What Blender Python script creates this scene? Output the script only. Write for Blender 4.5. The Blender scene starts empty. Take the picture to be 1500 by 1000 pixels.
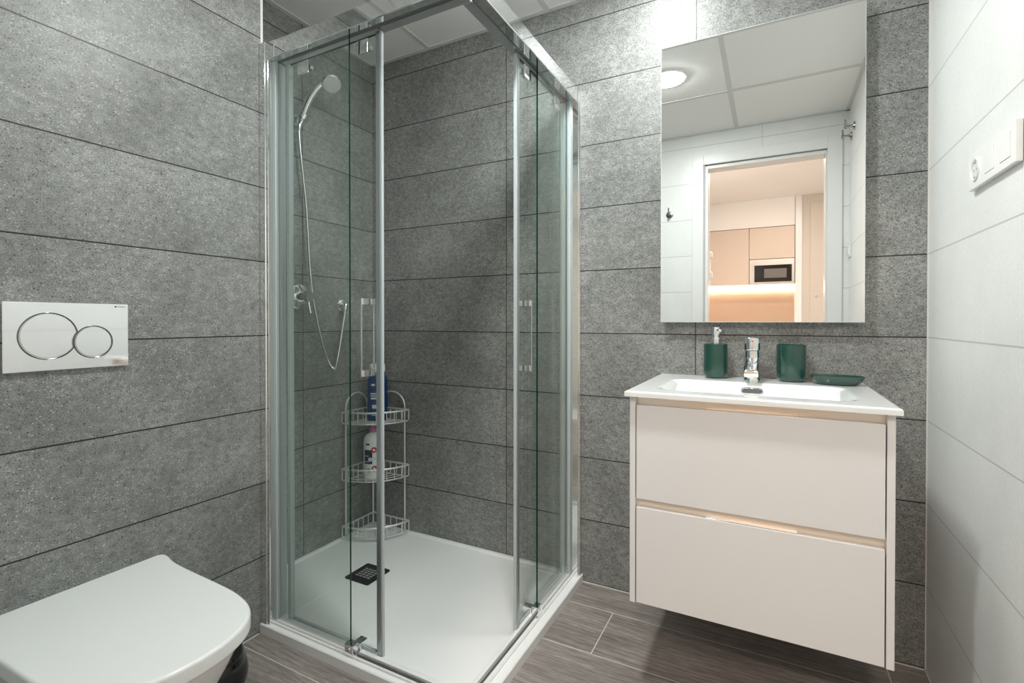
import bpy, bmesh, math, random
from mathutils import Vector, Matrix
random.seed(7)
PI = math.pi
sc = bpy.context.scene
C = sc.collection
# ------------------------------------------------------------------ camera
YAW, PITCH, FPX, CYPX = 0.4851, 0.0079, 722.44, 475.335
EYE = 1.055
cam_d = bpy.data.cameras.new('camera')
cam_d.sensor_width = 36.0
cam_d.lens = FPX / 1500.0 * 36.0
cam_d.shift_y = -(500.0 - CYPX) / 1500.0
cam_d.clip_start = 0.02
cam = bpy.data.objects.new('camera', cam_d)
C.objects.link(cam)
cam.location = (0, 0, EYE)
cam.rotation_euler = (PI / 2 - PITCH, 0, YAW)
sc.camera = cam
# ------------------------------------------------------------------ world, exposure
w = bpy.data.worlds.new('world')
sc.world = w
w.use_nodes = True
w.node_tree.nodes['Background'].inputs[0].default_value = (0.9, 0.95, 1, 1)
w.node_tree.nodes['Background'].inputs[1].default_value = 0.05
sc.view_settings.view_transform = 'Standard'
sc.view_settings.look = 'None'
sc.view_settings.gamma = 1.0
sc.view_settings.use_curve_mapping = False
sc.view_settings.exposure = 0.68
LAMP_A, LAMP_B, LAMP_K, LED_K = 170.0, 58.0, 200.0, 10.0
LAMP_COL = (0.965, 1.0, 0.975)
WARM_COL = (1.0, 0.86, 0.755)
sc.cycles.max_bounces = 14
sc.cycles.diffuse_bounces = 6
sc.cycles.glossy_bounces = 8
sc.cycles.transmission_bounces = 8
sc.cycles.transparent_max_bounces = 32
# room planes
XL, XS, XR, YB, YD, ZC = -1.527, -1.80, 0.414, 1.892, 0.07, 2.34

# ------------------------------------------------------------------ materials
def new_mat(name):
    m = bpy.data.materials.new(name)
    m.use_nodes = True
    nt = m.node_tree
    return m, nt, nt.nodes['Principled BSDF']

def pmat(name, col, rough=0.5, metal=0.0, spec=0.5, coat=0.0, bump=0.0, bscale=200.0, var=0.0, vscale=8.0, trans=0.0, ior=1.45):
    m, nt, b = new_mat(name)
    b.inputs['Base Color'].default_value = (*col, 1)
    b.inputs['Roughness'].default_value = rough
    b.inputs['Metallic'].default_value = metal
    b.inputs['Specular IOR Level'].default_value = spec
    b.inputs['Coat Weight'].default_value = coat
    b.inputs['Coat Roughness'].default_value = 0.04
    b.inputs['Transmission Weight'].default_value = trans
    b.inputs['IOR'].default_value = ior
    N = nt.nodes
    if bump or var:
        tc = N.new('ShaderNodeTexCoord')
    if var:
        nz = N.new('ShaderNodeTexNoise'); nz.inputs['Scale'].default_value = vscale; nz.inputs['Detail'].default_value = 4
        nt.links.new(tc.outputs['Object'], nz.inputs['Vector'])
        mx = N.new('ShaderNodeMixRGB')
        mx.inputs[1].default_value = (*[c * (1 - var) for c in col], 1)
        mx.inputs[2].default_value = (*[min(1, c * (1 + var)) for c in col], 1)
        nt.links.new(nz.outputs['Fac'], mx.inputs[0]); nt.links.new(mx.outputs[0], b.inputs['Base Color'])
    if bump:
        nb = N.new('ShaderNodeTexNoise'); nb.inputs['Scale'].default_value = bscale; nb.inputs['Detail'].default_value = 3
        nt.links.new(tc.outputs['Object'], nb.inputs['Vector'])
        bp = N.new('ShaderNodeBump'); bp.inputs['Strength'].default_value = bump; bp.inputs['Distance'].default_value = 0.002
        nt.links.new(nb.outputs['Fac'], bp.inputs['Height']); nt.links.new(bp.outputs[0], b.inputs['Normal'])
    return m

def emat(name, col, strength, base=0.8):
    m, nt, b = new_mat(name)
    b.inputs['Base Color'].default_value = (base, base, base, 1)
    b.inputs['Emission Color'].default_value = (*col, 1)
    b.inputs['Emission Strength'].default_value = strength
    return m

def mth(nt, op, a, b=None, clamp=False):
    n = nt.nodes.new('ShaderNodeMath'); n.operation = op; n.use_clamp = clamp
    for i, v in enumerate((a, b)):
        if v is None: continue
        if hasattr(v, 'is_output'): nt.links.new(v, n.inputs[i])
        else: n.inputs[i].default_value = v
    return n.outputs[0]

def lines(nt, coord, origin, period, half):
    """1 on a joint line, 0 elsewhere"""
    f = mth(nt, 'FRACT', mth(nt, 'DIVIDE', mth(nt, 'SUBTRACT', coord, origin), period))
    d = mth(nt, 'MINIMUM', f, mth(nt, 'SUBTRACT', 1.0, f))
    return mth(nt, 'LESS_THAN', mth(nt, 'MULTIPLY', d, period), half)

def ramp(nt, fac, stops):
    r = nt.nodes.new('ShaderNodeValToRGB')
    e = r.color_ramp.elements
    while len(e) < len(stops): e.new(0.5)
    for el, (p, c) in zip(e, stops):
        el.position = p; el.color = (*c, 1) if len(c) == 3 else c
    nt.links.new(fac, r.inputs[0])
    return r.outputs[0]

def noise(nt, vec, scale, detail=4, rough=0.55):
    n = nt.nodes.new('ShaderNodeTexNoise')
    n.inputs['Scale'].default_value = scale; n.inputs['Detail'].default_value = detail; n.inputs['Roughness'].default_value = rough
    nt.links.new(vec, n.inputs['Vector'])
    return n.outputs['Fac']

def mixc(nt, fac, a, b, blend='MIX'):
    n = nt.nodes.new('ShaderNodeMixRGB'); n.blend_type = blend
    for i, v in enumerate((fac, a, b)):
        if hasattr(v, 'is_output'): nt.links.new(v, n.inputs[i])
        elif isinstance(v, (int, float)): n.inputs[i].default_value = v
        else: n.inputs[i].default_value = (*v, 1)
    return n.outputs[0]

def wall_tile(name, axis, u0, period, grey):
    m, nt, b = new_mat(name)
    N, L = nt.nodes, nt.links
    tc = N.new('ShaderNodeTexCoord'); sx = N.new('ShaderNodeSeparateXYZ')
    L.new(tc.outputs['Object'], sx.inputs[0])
    u = sx.outputs[axis]; z = sx.outputs[2]
    half = 0.0019
    jn = mth(nt, 'MAXIMUM', lines(nt, z, 0.005, 0.25, half), lines(nt, u, u0, period, half * 0.8))
    P = tc.outputs['Object']
    # a different patch of stone on each tile
    iz = mth(nt, 'FLOOR', mth(nt, 'DIVIDE', mth(nt, 'SUBTRACT', z, 0.005), 0.25))
    iu = mth(nt, 'FLOOR', mth(nt, 'DIVIDE', mth(nt, 'SUBTRACT', u, u0), period))
    sh = N.new('ShaderNodeCombineXYZ')
    L.new(mth(nt, 'MULTIPLY', iz, 3.7), sh.inputs[0]); L.new(mth(nt, 'MULTIPLY', iu, 5.3), sh.inputs[1]); L.new(mth(nt, 'MULTIPLY', iz, 1.9), sh.inputs[2])
    va = N.new('ShaderNodeVectorMath'); va.operation = 'ADD'
    L.new(P, va.inputs[0]); L.new(sh.outputs[0], va.inputs[1])
    Q = va.outputs[0]
    mp = N.new('ShaderNodeMapping'); mp.inputs['Scale'].default_value = (1, 1, 1.5) ; L.new(Q, mp.inputs[0])
    if grey:
        big = noise(nt, Q, 4.5, 5, 0.6)
        col = ramp(nt, big, [(0.30, (0.180, 0.186, 0.179)), (0.70, (0.272, 0.279, 0.270))])
        mid = noise(nt, mp.outputs[0], 42, 6, 0.72)
        col = mixc(nt, 0.8, col, ramp(nt, mid, [(0.30, (0.62, 0.62, 0.62)), (0.5, (1.0, 1.0, 1.0)), (0.70, (1.45, 1.45, 1.44))]), 'MULTIPLY')
        fine = noise(nt, mp.outputs[0], 300, 3, 0.75)
        col = mixc(nt, 0.9, col, ramp(nt, fine, [(0.32, (0.36, 0.36, 0.36)), (0.5, (1.0, 1.0, 1.0)), (0.68, (1.75, 1.75, 1.75))]), 'MULTIPLY')
        sp = N.new('ShaderNodeTexVoronoi'); sp.inputs['Scale'].default_value = 150; L.new(mp.outputs[0], sp.inputs['Vector'])
        rs = N.new('ShaderNodeSeparateColor'); L.new(sp.outputs['Color'], rs.inputs[0])
        patchy = noise(nt, Q, 9, 4)
        near = mth(nt, 'LESS_THAN', sp.outputs['Distance'], 0.34)
        lim = mth(nt, 'SUBTRACT', 1.28, mth(nt, 'MULTIPLY', patchy, 0.72))
        fl = mth(nt, 'MULTIPLY', near, mth(nt, 'GREATER_THAN', rs.outputs[0], lim))
        col = mixc(nt, mth(nt, 'MULTIPLY', fl, 0.55), col, (0.58, 0.58, 0.56))
        pk = mth(nt, 'MULTIPLY', near, mth(nt, 'GREATER_THAN', rs.outputs[1], 0.88))
        col = mixc(nt, mth(nt, 'MULTIPLY', pk, 0.8), col, (0.035, 0.037, 0.036))
        col = mixc(nt, jn, col, (0.012, 0.012, 0.012))
        b.inputs['Roughness'].default_value = 0.42
        b.inputs['Specular IOR Level'].default_value = 0.45
        hgt = mth(nt, 'SUBTRACT', mth(nt, 'MULTIPLY', mid, 0.5), jn)
        bs = 0.25
    else:
        big = noise(nt, Q, 7, 5, 0.6)
        col = ramp(nt, big, [(0.3, (0.775, 0.79, 0.775)), (0.7, (0.825, 0.835, 0.825))])
        fine = noise(nt, Q, 160, 3, 0.6)
        col = mixc(nt, 0.35, col, ramp(nt, fine, [(0.35, (0.86, 0.86, 0.86)), (0.65, (1.05, 1.05, 1.05))]), 'MULTIPLY')
        col = mixc(nt, jn, col, (0.52, 0.525, 0.51))
        b.inputs['Roughness'].default_value = 0.30
        hgt = mth(nt, 'SUBTRACT', mth(nt, 'MULTIPLY', fine, 0.10), jn)
        bs = 0.2
    L.new(col, b.inputs['Base Color'])
    bp = N.new('ShaderNodeBump'); bp.inputs['Strength'].default_value = bs; bp.inputs['Distance'].default_value = 0.0015
    L.new(hgt, bp.inputs['Height']); L.new(bp.outputs[0], b.inputs['Normal'])
    return m

def floor_mat():
    m, nt, b = new_mat('wood_look_floor_tile')
    N, L = nt.nodes, nt.links
    tc = N.new('ShaderNodeTexCoord'); sx = N.new('ShaderNodeSeparateXYZ'); L.new(tc.outputs['Object'], sx.inputs[0])
    x, y = sx.outputs[0], sx.outputs[1]
    W, LEN = 0.245, 1.20
    row = mth(nt, 'FLOOR', mth(nt, 'DIVIDE', mth(nt, 'SUBTRACT', y, 1.737), W))
    xs = mth(nt, 'SUBTRACT', mth(nt, 'SUBTRACT', x, 0.312), mth(nt, 'MULTIPLY', row, 0.816))
    col_i = mth(nt, 'FLOOR', mth(nt, 'DIVIDE', xs, LEN))
    jn = mth(nt, 'MAXIMUM', lines(nt, y, 1.737, W, 0.0017), lines(nt, xs, 0.0, LEN, 0.0017))
    cb = N.new('ShaderNodeCombineXYZ')
    L.new(mth(nt, 'ADD', x, mth(nt, 'MULTIPLY', row, 3.31)), cb.inputs[0])
    L.new(mth(nt, 'ADD', y, mth(nt, 'MULTIPLY', col_i, 7.7)), cb.inputs[1])
    L.new(mth(nt, 'ADD', mth(nt, 'MULTIPLY', row, 1.7), mth(nt, 'MULTIPLY', col_i, 2.3)), cb.inputs[2])
    mp = N.new('ShaderNodeMapping'); mp.inputs['Scale'].default_value = (1.0, 9.0, 1.0); L.new(cb.outputs[0], mp.inputs[0])
    g1 = noise(nt, mp.outputs[0], 2.6, 6, 0.62)
    wv = N.new('ShaderNodeTexWave'); wv.wave_type = 'BANDS'; wv.bands_direction = 'Y'
    wv.inputs['Scale'].default_value = 5.5; wv.inputs['Distortion'].default_value = 16.0; wv.inputs['Detail'].default_value = 3; wv.inputs['Detail Scale'].default_value = 0.6
    mp3 = N.new('ShaderNodeMapping'); mp3.inputs['Scale'].default_value = (0.55, 3.0, 1.0); L.new(cb.outputs[0], mp3.inputs[0]); L.new(mp3.outputs[0], wv.inputs['Vector'])
    mp2 = N.new('ShaderNodeMapping'); mp2.inputs['Scale'].default_value = (1.6, 26.0, 1.0); L.new(cb.outputs[0], mp2.inputs[0])
    g2 = noise(nt, mp2.outputs[0], 14, 4, 0.7)
    col = ramp(nt, g1, [(0.25, (0.185, 0.160, 0.147)), (0.5, (0.285, 0.252, 0.236)), (0.75, (0.385, 0.348, 0.330))])
    col = mixc(nt, 0.28, col, ramp(nt, wv.outputs['Fac'], [(0.0, (0.5, 0.49, 0.48)), (1.0, (1.28, 1.28, 1.28))]), 'MULTIPLY')
    col = mixc(nt, 0.8, col, ramp(nt, g2, [(0.3, (0.45, 0.44, 0.43)), (0.7, (1.45, 1.45, 1.45))]), 'MULTIPLY')
    col = mixc(nt, jn, col, (0.62, 0.585, 0.55))
    L.new(col, b.inputs['Base Color'])
    b.inputs['Roughness'].default_value = 0.38
    bp = N.new('ShaderNodeBump'); bp.inputs['Strength'].default_value = 0.2; bp.inputs['Distance'].default_value = 0.001
    L.new(mth(nt, 'SUBTRACT', g2, jn), bp.inputs['Height']); L.new(bp.outputs[0], b.inputs['Normal'])
    return m

def glass_mat():
    m, nt, b = new_mat('clear_glass')
    N, L = nt.nodes, nt.links
    N.remove(b)
    out = N['Material Output']
    tr = N.new('ShaderNodeBsdfTransparent'); tr.inputs[0].default_value = (0.968, 0.985, 0.977, 1)
    gl = N.new('ShaderNodeBsdfGlossy'); gl.inputs['Roughness'].default_value = 0.0; gl.inputs[0].default_value = (0.95, 1, 0.98, 1)
    lw = N.new('ShaderNodeLayerWeight'); lw.inputs['Blend'].default_value = 0.5
    f = mth(nt, 'ADD', mth(nt, 'MULTIPLY', mth(nt, 'POWER', lw.outputs['Facing'], 5.0), 0.94), 0.042)
    mx = N.new('ShaderNodeMixShader')
    L.new(f, mx.inputs[0]); L.new(tr.outputs[0], mx.inputs[1]); L.new(gl.outputs[0], mx.inputs[2]); L.new(mx.outputs[0], out.inputs[0])
    return m

M = {}
M['tile_left'] = wall_tile('grey_stone_tile_left', 1, 1.47 - 0.78 * 4 - 0.05, 9.0, True)
M['tile_shower'] = wall_tile('grey_stone_tile_shower', 1, 1.47, 0.78, True)
M['tile_back'] = wall_tile('grey_stone_tile_back', 0, -1.025, 0.78, True)
M['tile_right'] = wall_tile('white_tile_right', 1, 0.62 - 0.78, 9.0, False)
M['tile_front'] = wall_tile('white_tile_front', 0, -0.06, 0.78, False)
M['floor'] = floor_mat()
M['ceiling'] = pmat('white_ceiling_panel', (0.86, 0.86, 0.845), 0.75, bump=0.1, bscale=300)
M['grid'] = pmat('ceiling_grid_paint', (0.66, 0.66, 0.645), 0.55, bump=0.05)
M['grout'] = pmat('pale_grout', (0.62, 0.60, 0.56), 0.7, bump=0.1)
M['chrome'] = pmat('polished_chrome', (0.88, 0.89, 0.90), 0.05, 1.0, var=0.01, vscale=3)
M['chrome_soft'] = pmat('brushed_aluminium', (0.80, 0.82, 0.83), 0.20, 1.0, var=0.02, vscale=30)
M['steel_wire'] = pmat('bright_wire', (0.90, 0.91, 0.91), 0.34, 0.7, bump=0.03)
M['hose'] = pmat('hose_metal', (0.78, 0.79, 0.79), 0.22, 1.0, bump=0.03)
M['glass'] = glass_mat()
M['glass_edge'] = pmat('green_glass_edge', (0.003, 0.030, 0.023), 0.12, spec=0.4, bump=0.02)
M['door_profile'] = pmat('grey_door_profile', (0.46, 0.50, 0.515), 0.28, 0.85, var=0.02, vscale=30)
M['seal'] = pmat('grey_seal_strip', (0.48, 0.54, 0.55), 0.35, bump=0.03)
M['dark_seal'] = pmat('dark_seal', (0.10, 0.105, 0.105), 0.4, bump=0.03)
M['tray'] = pmat('white_resin_tray', (0.87, 0.885, 0.88), 0.42, var=0.02, vscale=5, bump=0.06, bscale=500)
M['ceramic'] = pmat('white_ceramic', (0.82, 0.835, 0.83), 0.10, coat=0.4, var=0.008, vscale=6)
M['lid'] = pmat('white_toilet_lid', (0.78, 0.80, 0.79), 0.22, var=0.01, vscale=4)
M['lacquer'] = pmat('white_lacquer', (0.80, 0.79, 0.785), 0.16, coat=0.2, var=0.01, vscale=3)
M['gola'] = pmat('beige_recess_profile', (0.93, 0.83, 0.72), 0.28, 0.6, var=0.02)
M['drain'] = pmat('dark_drain_metal', (0.035, 0.037, 0.036), 0.35, 0.3, bump=0.04)
M['black'] = pmat('black_gloss_plastic', (0.006, 0.006, 0.006), 0.10, coat=0.5, var=0.05)
M['ring_dark'] = pmat('dark_chrome', (0.22, 0.22, 0.22), 0.15, 1.0, var=0.02)
M['handle'] = pmat('satin_handle', (0.74, 0.75, 0.75), 0.16, 0.92, var=0.01)
M['hook_metal'] = pmat('hook_metal', (0.42, 0.42, 0.42), 0.12, 1.0, var=0.02)
M['mirror'] = pmat('mirror_silver', (0.93, 0.945, 0.935), 0.0, 1.0, var=0.002, vscale=2)
M['mirror_edge'] = pmat('mirror_polished_edge', (0.92, 0.94, 0.93), 0.3, 0.0, var=0.02)
M['green'] = pmat('dark_green_glaze', (0.012, 0.056, 0.043), 0.09, coat=0.6, var=0.05, vscale=20)
M['white_plastic'] = pmat('white_plastic', (0.84, 0.84, 0.83), 0.25, var=0.01)
M['drain_slot'] = pmat('pale_drain_slot', (0.40, 0.41, 0.40), 0.45, var=0.05)
M['well'] = pmat('socket_well_plastic', (0.70, 0.70, 0.69), 0.35, var=0.02)
M['grey_plastic'] = pmat('socket_grey', (0.42, 0.42, 0.42), 0.4, var=0.02)
M['satin_head'] = pmat('shower_face_grey', (0.68, 0.69, 0.69), 0.35, 0.2, bump=0.2, bscale=350)
M['door_white'] = pmat('white_door_lacquer', (0.80, 0.80, 0.79), 0.30, var=0.01)
M['groove'] = pmat('shadow_gap_rubber', (0.50, 0.50, 0.50), 0.6, var=0.05)
M['kitchen_white'] = pmat('kitchen_wall_paint', (0.90, 0.885, 0.865), 0.7, var=0.01)
M['splash'] = pmat('beige_splashback', (0.50, 0.36, 0.27), 0.25, var=0.03)
M['cabinet'] = pmat('beige_cabinet', (0.66, 0.55, 0.465), 0.4, var=0.01)
M['tall'] = pmat('taupe_cupboard', (0.60, 0.55, 0.49), 0.45, var=0.01)
M['steel'] = pmat('stainless_steel', (0.62, 0.58, 0.54), 0.28, 1.0, bump=0.02)
M['oven_glass'] = pmat('dark_oven_glass', (0.02, 0.015, 0.012), 0.08, coat=0.3, var=0.05)
M['oven_window'] = pmat('grey_oven_window', (0.18, 0.17, 0.155), 0.15, var=0.05)
M['blue'] = pmat('blue_bottle_plastic', (0.003, 0.048, 0.19), 0.14, coat=0.3, var=0.1, vscale=14, trans=0.25)
M['bottle_white'] = pmat('white_bottle_plastic', (0.76, 0.80, 0.77), 0.22, var=0.015)
M['pink'] = pmat('pink_cap_plastic', (0.52, 0.12, 0.30), 0.3, var=0.05)
M['red_print'] = pmat('red_print', (0.50, 0.03, 0.03), 0.35, var=0.2, vscale=90)
M['purple_print'] = pmat('dark_purple_print', (0.035, 0.02, 0.06), 0.35, var=0.2, vscale=60)
M['green_print'] = pmat('green_print', (0.10, 0.20, 0.06), 0.35, var=0.2, vscale=90)
M['pale_print'] = pmat('pale_print', (0.55, 0.62, 0.70), 0.4, var=0.05)
M['logo'] = pmat('grey_print', (0.12, 0.12, 0.12), 0.5, var=0.05)
M['red_dot'] = pmat('red_dot', (0.55, 0.02, 0.02), 0.4, var=0.05)
M['lamp'] = emat('lamp_diffuser', LAMP_COL, LAMP_A)
M['lamp_b'] = emat('lamp_diffuser_wall', LAMP_COL, LAMP_B)
M['lamp_k'] = emat('kitchen_lamp_diffuser', WARM_COL, LAMP_K)
M['led'] = emat('led_strip_glow', (1.0, 0.80, 0.60), LED_K)

# ------------------------------------------------------------------ mesh helpers (all in room coordinates)
def B(): return bmesh.new()

def rbevel(bm, geom_edges, r, seg=2):
    if r > 0:
        bmesh.ops.bevel(bm, geom=geom_edges, offset=r, segments=seg, profile=0.5, affect='EDGES')

def box(bm, x0, x1, y0, y1, z0, z1, r=0.0, seg=2, mi=0):
    t = bmesh.new()
    g = bmesh.ops.create_cube(t, size=1.0)
    for v in g['verts']:
        v.co = Vector(((x0 + x1) / 2 + v.co.x * (x1 - x0), (y0 + y1) / 2 + v.co.y * (y1 - y0), (z0 + z1) / 2 + v.co.z * (z1 - z0)))
    rbevel(t, t.edges[:], min(r, 0.45 * min(x1 - x0, y1 - y0, z1 - z0)), seg)
    for f in t.faces: f.material_index = mi
    merge(bm, t)
    return bm

def merge(bm, t, mat=None):
    if mat is not None: bmesh.ops.transform(t, matrix=mat, verts=t.verts)
    me = bpy.data.meshes.new('tmp'); t.to_mesh(me); t.free(); bm.from_mesh(me); bpy.data.meshes.remove(me)

def prism(bm, pts, axis, a0, a1, r=0.0, seg=2, mi=0):
    """closed outline pts (2D) extruded along axis 'x','y','z' from a0 to a1"""
    def P(p, a):
        return {'z': (p[0], p[1], a), 'x': (a, p[0], p[1]), 'y': (p[0], a, p[1])}[axis]
    t = bmesh.new()
    lo = [t.verts.new(P(p, a0)) for p in pts]
    hi = [t.verts.new(P(p, a1)) for p in pts]
    n = len(pts)
    f0 = t.faces.new(lo); f1 = t.faces.new(hi[::-1])
    for i in range(n):
        t.faces.new((lo[i], hi[i], hi[(i + 1) % n], lo[(i + 1) % n]))
    bmesh.ops.recalc_face_normals(t, faces=t.faces)
    if r > 0:
        rbevel(t, list(f0.edges) + list(f1.edges), r, seg)
    for f in t.faces: f.material_index = mi
    merge(bm, t)
    return bm

def lathe(bm, prof, loc=(0, 0, 0), axis=(0, 0, 1), n=40, sx=1.0, sy=1.0, mi=0, spin=0.0):
    """prof: (radius, height) from bottom to top; closed at zero radii"""
    t = bmesh.new()
    rings = []
    for r, h in prof:
        if r < 1e-6: rings.append([t.verts.new((0, 0, h))])
        else: rings.append([t.verts.new((r * sx * math.cos(2 * PI * i / n), r * sy * math.sin(2 * PI * i / n), h)) for i in range(n)])
    for a, b in zip(rings, rings[1:]):
        for i in range(n):
            j = (i + 1) % n
            if len(a) == 1 and len(b) == 1: break
            if len(a) == 1: t.faces.new((a[0], b[j], b[i]))
            elif len(b) == 1: t.faces.new((a[i], a[j], b[0]))
            else: t.faces.new((a[i], a[j], b[j], b[i]))
    bmesh.ops.recalc_face_normals(t, faces=t.faces)
    for f in t.faces: f.material_index = mi
    q = Vector((0, 0, 1)).rotation_difference(Vector(axis).normalized()).to_matrix().to_4x4()
    merge(bm, t, Matrix.Translation(loc) @ q @ Matrix.Rotation(spin, 4, 'Z'))
    return bm

def cyl(bm, p0, p1, r, n=24, bev=0.0, mi=0, r2=None):
    p0, p1 = Vector(p0), Vector(p1)
    h = (p1 - p0).length
    r2 = r if r2 is None else r2
    prof = [(0, 0), (r - bev, 0), (r, bev), (r2, h - bev), (r2 - bev, h), (0, h)] if bev else [(0, 0), (r, 0), (r2, h), (0, h)]
    return lathe(bm, prof, p0, (p1 - p0), n, mi=mi)

def spline(pts, per=8, closed=False):
    P = [Vector(p) for p in pts]; out = []
    n = len(P)
    rng = range(n) if closed else range(n - 1)
    for i in rng:
        if closed: a, b, c, d = P[i - 1], P[i], P[(i + 1) % n], P[(i + 2) % n]
        else: a, b, c, d = P[max(i - 1, 0)], P[i], P[i + 1], P[min(i + 2, n - 1)]
        for k in range(per):
            t = k / per
            out.append(0.5 * ((2 * b) + (c - a) * t + (2 * a - 5 * b + 4 * c - d) * t * t + (3 * b - a - 3 * c + d) * t ** 3))
    if not closed: out.append(P[-1])
    return out

def tube(bm, pts, r, n=10, closed=False, rf=None, mi=0):
    P = [Vector(p) for p in pts]
    t = bmesh.new(); rings = []
    m = len(P)
    nrm = None
    for i, p in enumerate(P):
        if closed: d = (P[(i + 1) % m] - P[i - 1])
        else: d = P[min(i + 1, m - 1)] - P[max(i - 1, 0)]
        d.normalize()
        if nrm is None:
            nrm = d.orthogonal().normalized()
        nrm = (nrm - d * nrm.dot(d))
        if nrm.length < 1e-5: nrm = d.orthogonal()
        nrm.normalize()
        bn = d.cross(nrm)
        rr = rf(i / (m - 1)) if rf else r
        rings.append([t.verts.new(p + nrm * rr * math.cos(2 * PI * k / n) + bn * rr * math.sin(2 * PI * k / n)) for k in range(n)])
    segs = list(zip(rings, rings[1:])) + ([(rings[-1], rings[0])] if closed else [])
    for a, b in segs:
        for k in range(n):
            t.faces.new((a[k], a[(k + 1) % n], b[(k + 1) % n], b[k]))
    if not closed:
        t.faces.new(rings[0][::-1]); t.faces.new(rings[-1])
    bmesh.ops.recalc_face_normals(t, faces=t.faces)
    for f in t.faces: f.material_index = mi
    merge(bm, t)
    return bm

def rrect(cx, cy, hx, hy, r, n=6):
    out = []
    for sx, sy, a0 in ((1, 1, 0), (-1, 1, PI / 2), (-1, -1, PI), (1, -1, 1.5 * PI)):
        for k in range(n + 1):
            a = a0 + PI / 2 * k / n
            out.append((cx + sx * (hx - r) + r * math.cos(a), cy + sy * (hy - r) + r * math.sin(a)))
    return out

def base_of(o):
    v = Vector((0, 0, 0))
    while o is not None:
        v = v + Vector(o.location); o = o.parent
    return v

def obj(name, bm, mat, parent=None, label=None, smooth=40, kind=None):
    """link bm as ONE mesh object; its vertices are given in room coordinates"""
    me = bpy.data.meshes.new(name)
    bm.to_mesh(me); bm.free()
    for mm in (mat if isinstance(mat, (list, tuple)) else [mat]): me.materials.append(mm)
    if parent is not None: me.transform(Matrix.Translation(-base_of(parent)))
    if smooth:
        me.polygons.foreach_set('use_smooth', [True] * len(me.polygons))
        me.set_sharp_from_angle(angle=math.radians(smooth))
    o = bpy.data.objects.new(name, me)
    C.objects.link(o)
    if smooth:
        wn = o.modifiers.new('normals', 'WEIGHTED_NORMAL'); wn.keep_sharp = True; wn.weight = 100
    if parent is not None: o.parent = parent
    if label: o['label'] = label
    if kind: o['kind'] = kind
    return o

def thing(name, label, cat, loc=(0, 0, 0), group=None):
    o = bpy.data.objects.new(name, None); C.objects.link(o)
    o.empty_display_size = 0.05
    o.location = loc; o['label'] = label; o['category'] = cat
    if group: o['group'] = group
    return o

def tag(o, label, cat, group=None):
    o['label'] = label; o['category'] = cat
    if group: o['group'] = group
    return o

def struct(name, bm, mat, parent=None, smooth=0, label=None):
    o = obj(name, bm, mat, parent, smooth=smooth, kind='structure')
    if label: o['label'] = label
    return o

# ------------------------------------------------------------------ the room shell
KX0, KX1, KY, KZ = -0.78, 1.60, -3.36, 2.52       # kitchen seen in the mirror
struct('floor', box(B(), -1.95, 1.7, -3.5, 2.05, -0.08, 0.0), M['floor'])
struct('wall_back', box(B(), -1.95, 0.55, YB, YB + 0.10, 0.0, 2.45), M['tile_back'])
struct('wall_shower', box(B(), XS - 0.12, XS, 1.0, YB, 0.0, 2.45), M['tile_shower'])
struct('wall_left', box(B(), XS - 0.12, XL, -0.05, 1.086, 0.0, 2.45), M['tile_left'])
struct('wall_right', box(B(), XR, XR + 0.10, -0.05, YB, 0.0, 2.45), M['tile_right'])
OX0, OX1, OZ = -0.410, 0.318, 2.140               # door opening
bm = B()
box(bm, XL, OX0, -0.05, YD, 0, 2.45); box(bm, OX1, XR, -0.05, YD, 0, 2.45); box(bm, OX0, OX1, -0.05, YD, OZ, 2.45)
struct('wall_front', bm, M['tile_front'])
# ceiling of square panels on a visible grid
bm = B()
box(bm, -1.95, 0.55, YD, 2.0, ZC, ZC + 0.05)
ceil = struct('ceiling', bm, M['ceiling'])
bm = B()
for x in (-1.437, -0.826, -0.212): box(bm, x - 0.012, x + 0.012, YD, YB, ZC - 0.004, ZC, 0.001, 1)
for y in (0.675, 1.285): box(bm, XS, XR, y - 0.012, y + 0.012, ZC - 0.0035, ZC, 0.001, 1)
box(bm, XS, XR, YB - 0.020, YB, ZC - 0.005, ZC); box(bm, XR - 0.02, XR, YD, YB, ZC - 0.005, ZC)
box(bm, XS, XS + 0.02, 1.086, YB, ZC - 0.005, ZC); box(bm, XL, XL + 0.02, YD, 1.086, ZC - 0.005, ZC); box(bm, XL, XR, YD, YD + 0.02, ZC - 0.005, ZC)
struct('ceiling_grid', bm, M['grid'], ceil)
# corner strip at the end of the boxed-out left wall, grout beads along the floor and corner
struct('trim_1', box(B(), XL - 0.004, XL + 0.002, 1.080, 1.089, 0.0, ZC - 0.005, 0.001, 1), M['door_white'])
bm = B()
box(bm, -0.672, XR, YB - 0.004, YB, 0, 0.004); box(bm, XR - 0.004, XR, YD, YB, 0, 0.004); box(bm, XL, XL + 0.004, YD, 1.065, 0, 0.004)
struct('trim_2', bm, M['grout'])
struct('trim_3', box(B(), XR - 0.0025, XR, YB - 0.0025, YB, 0.004, ZC - 0.005), M['grout'])
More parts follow.
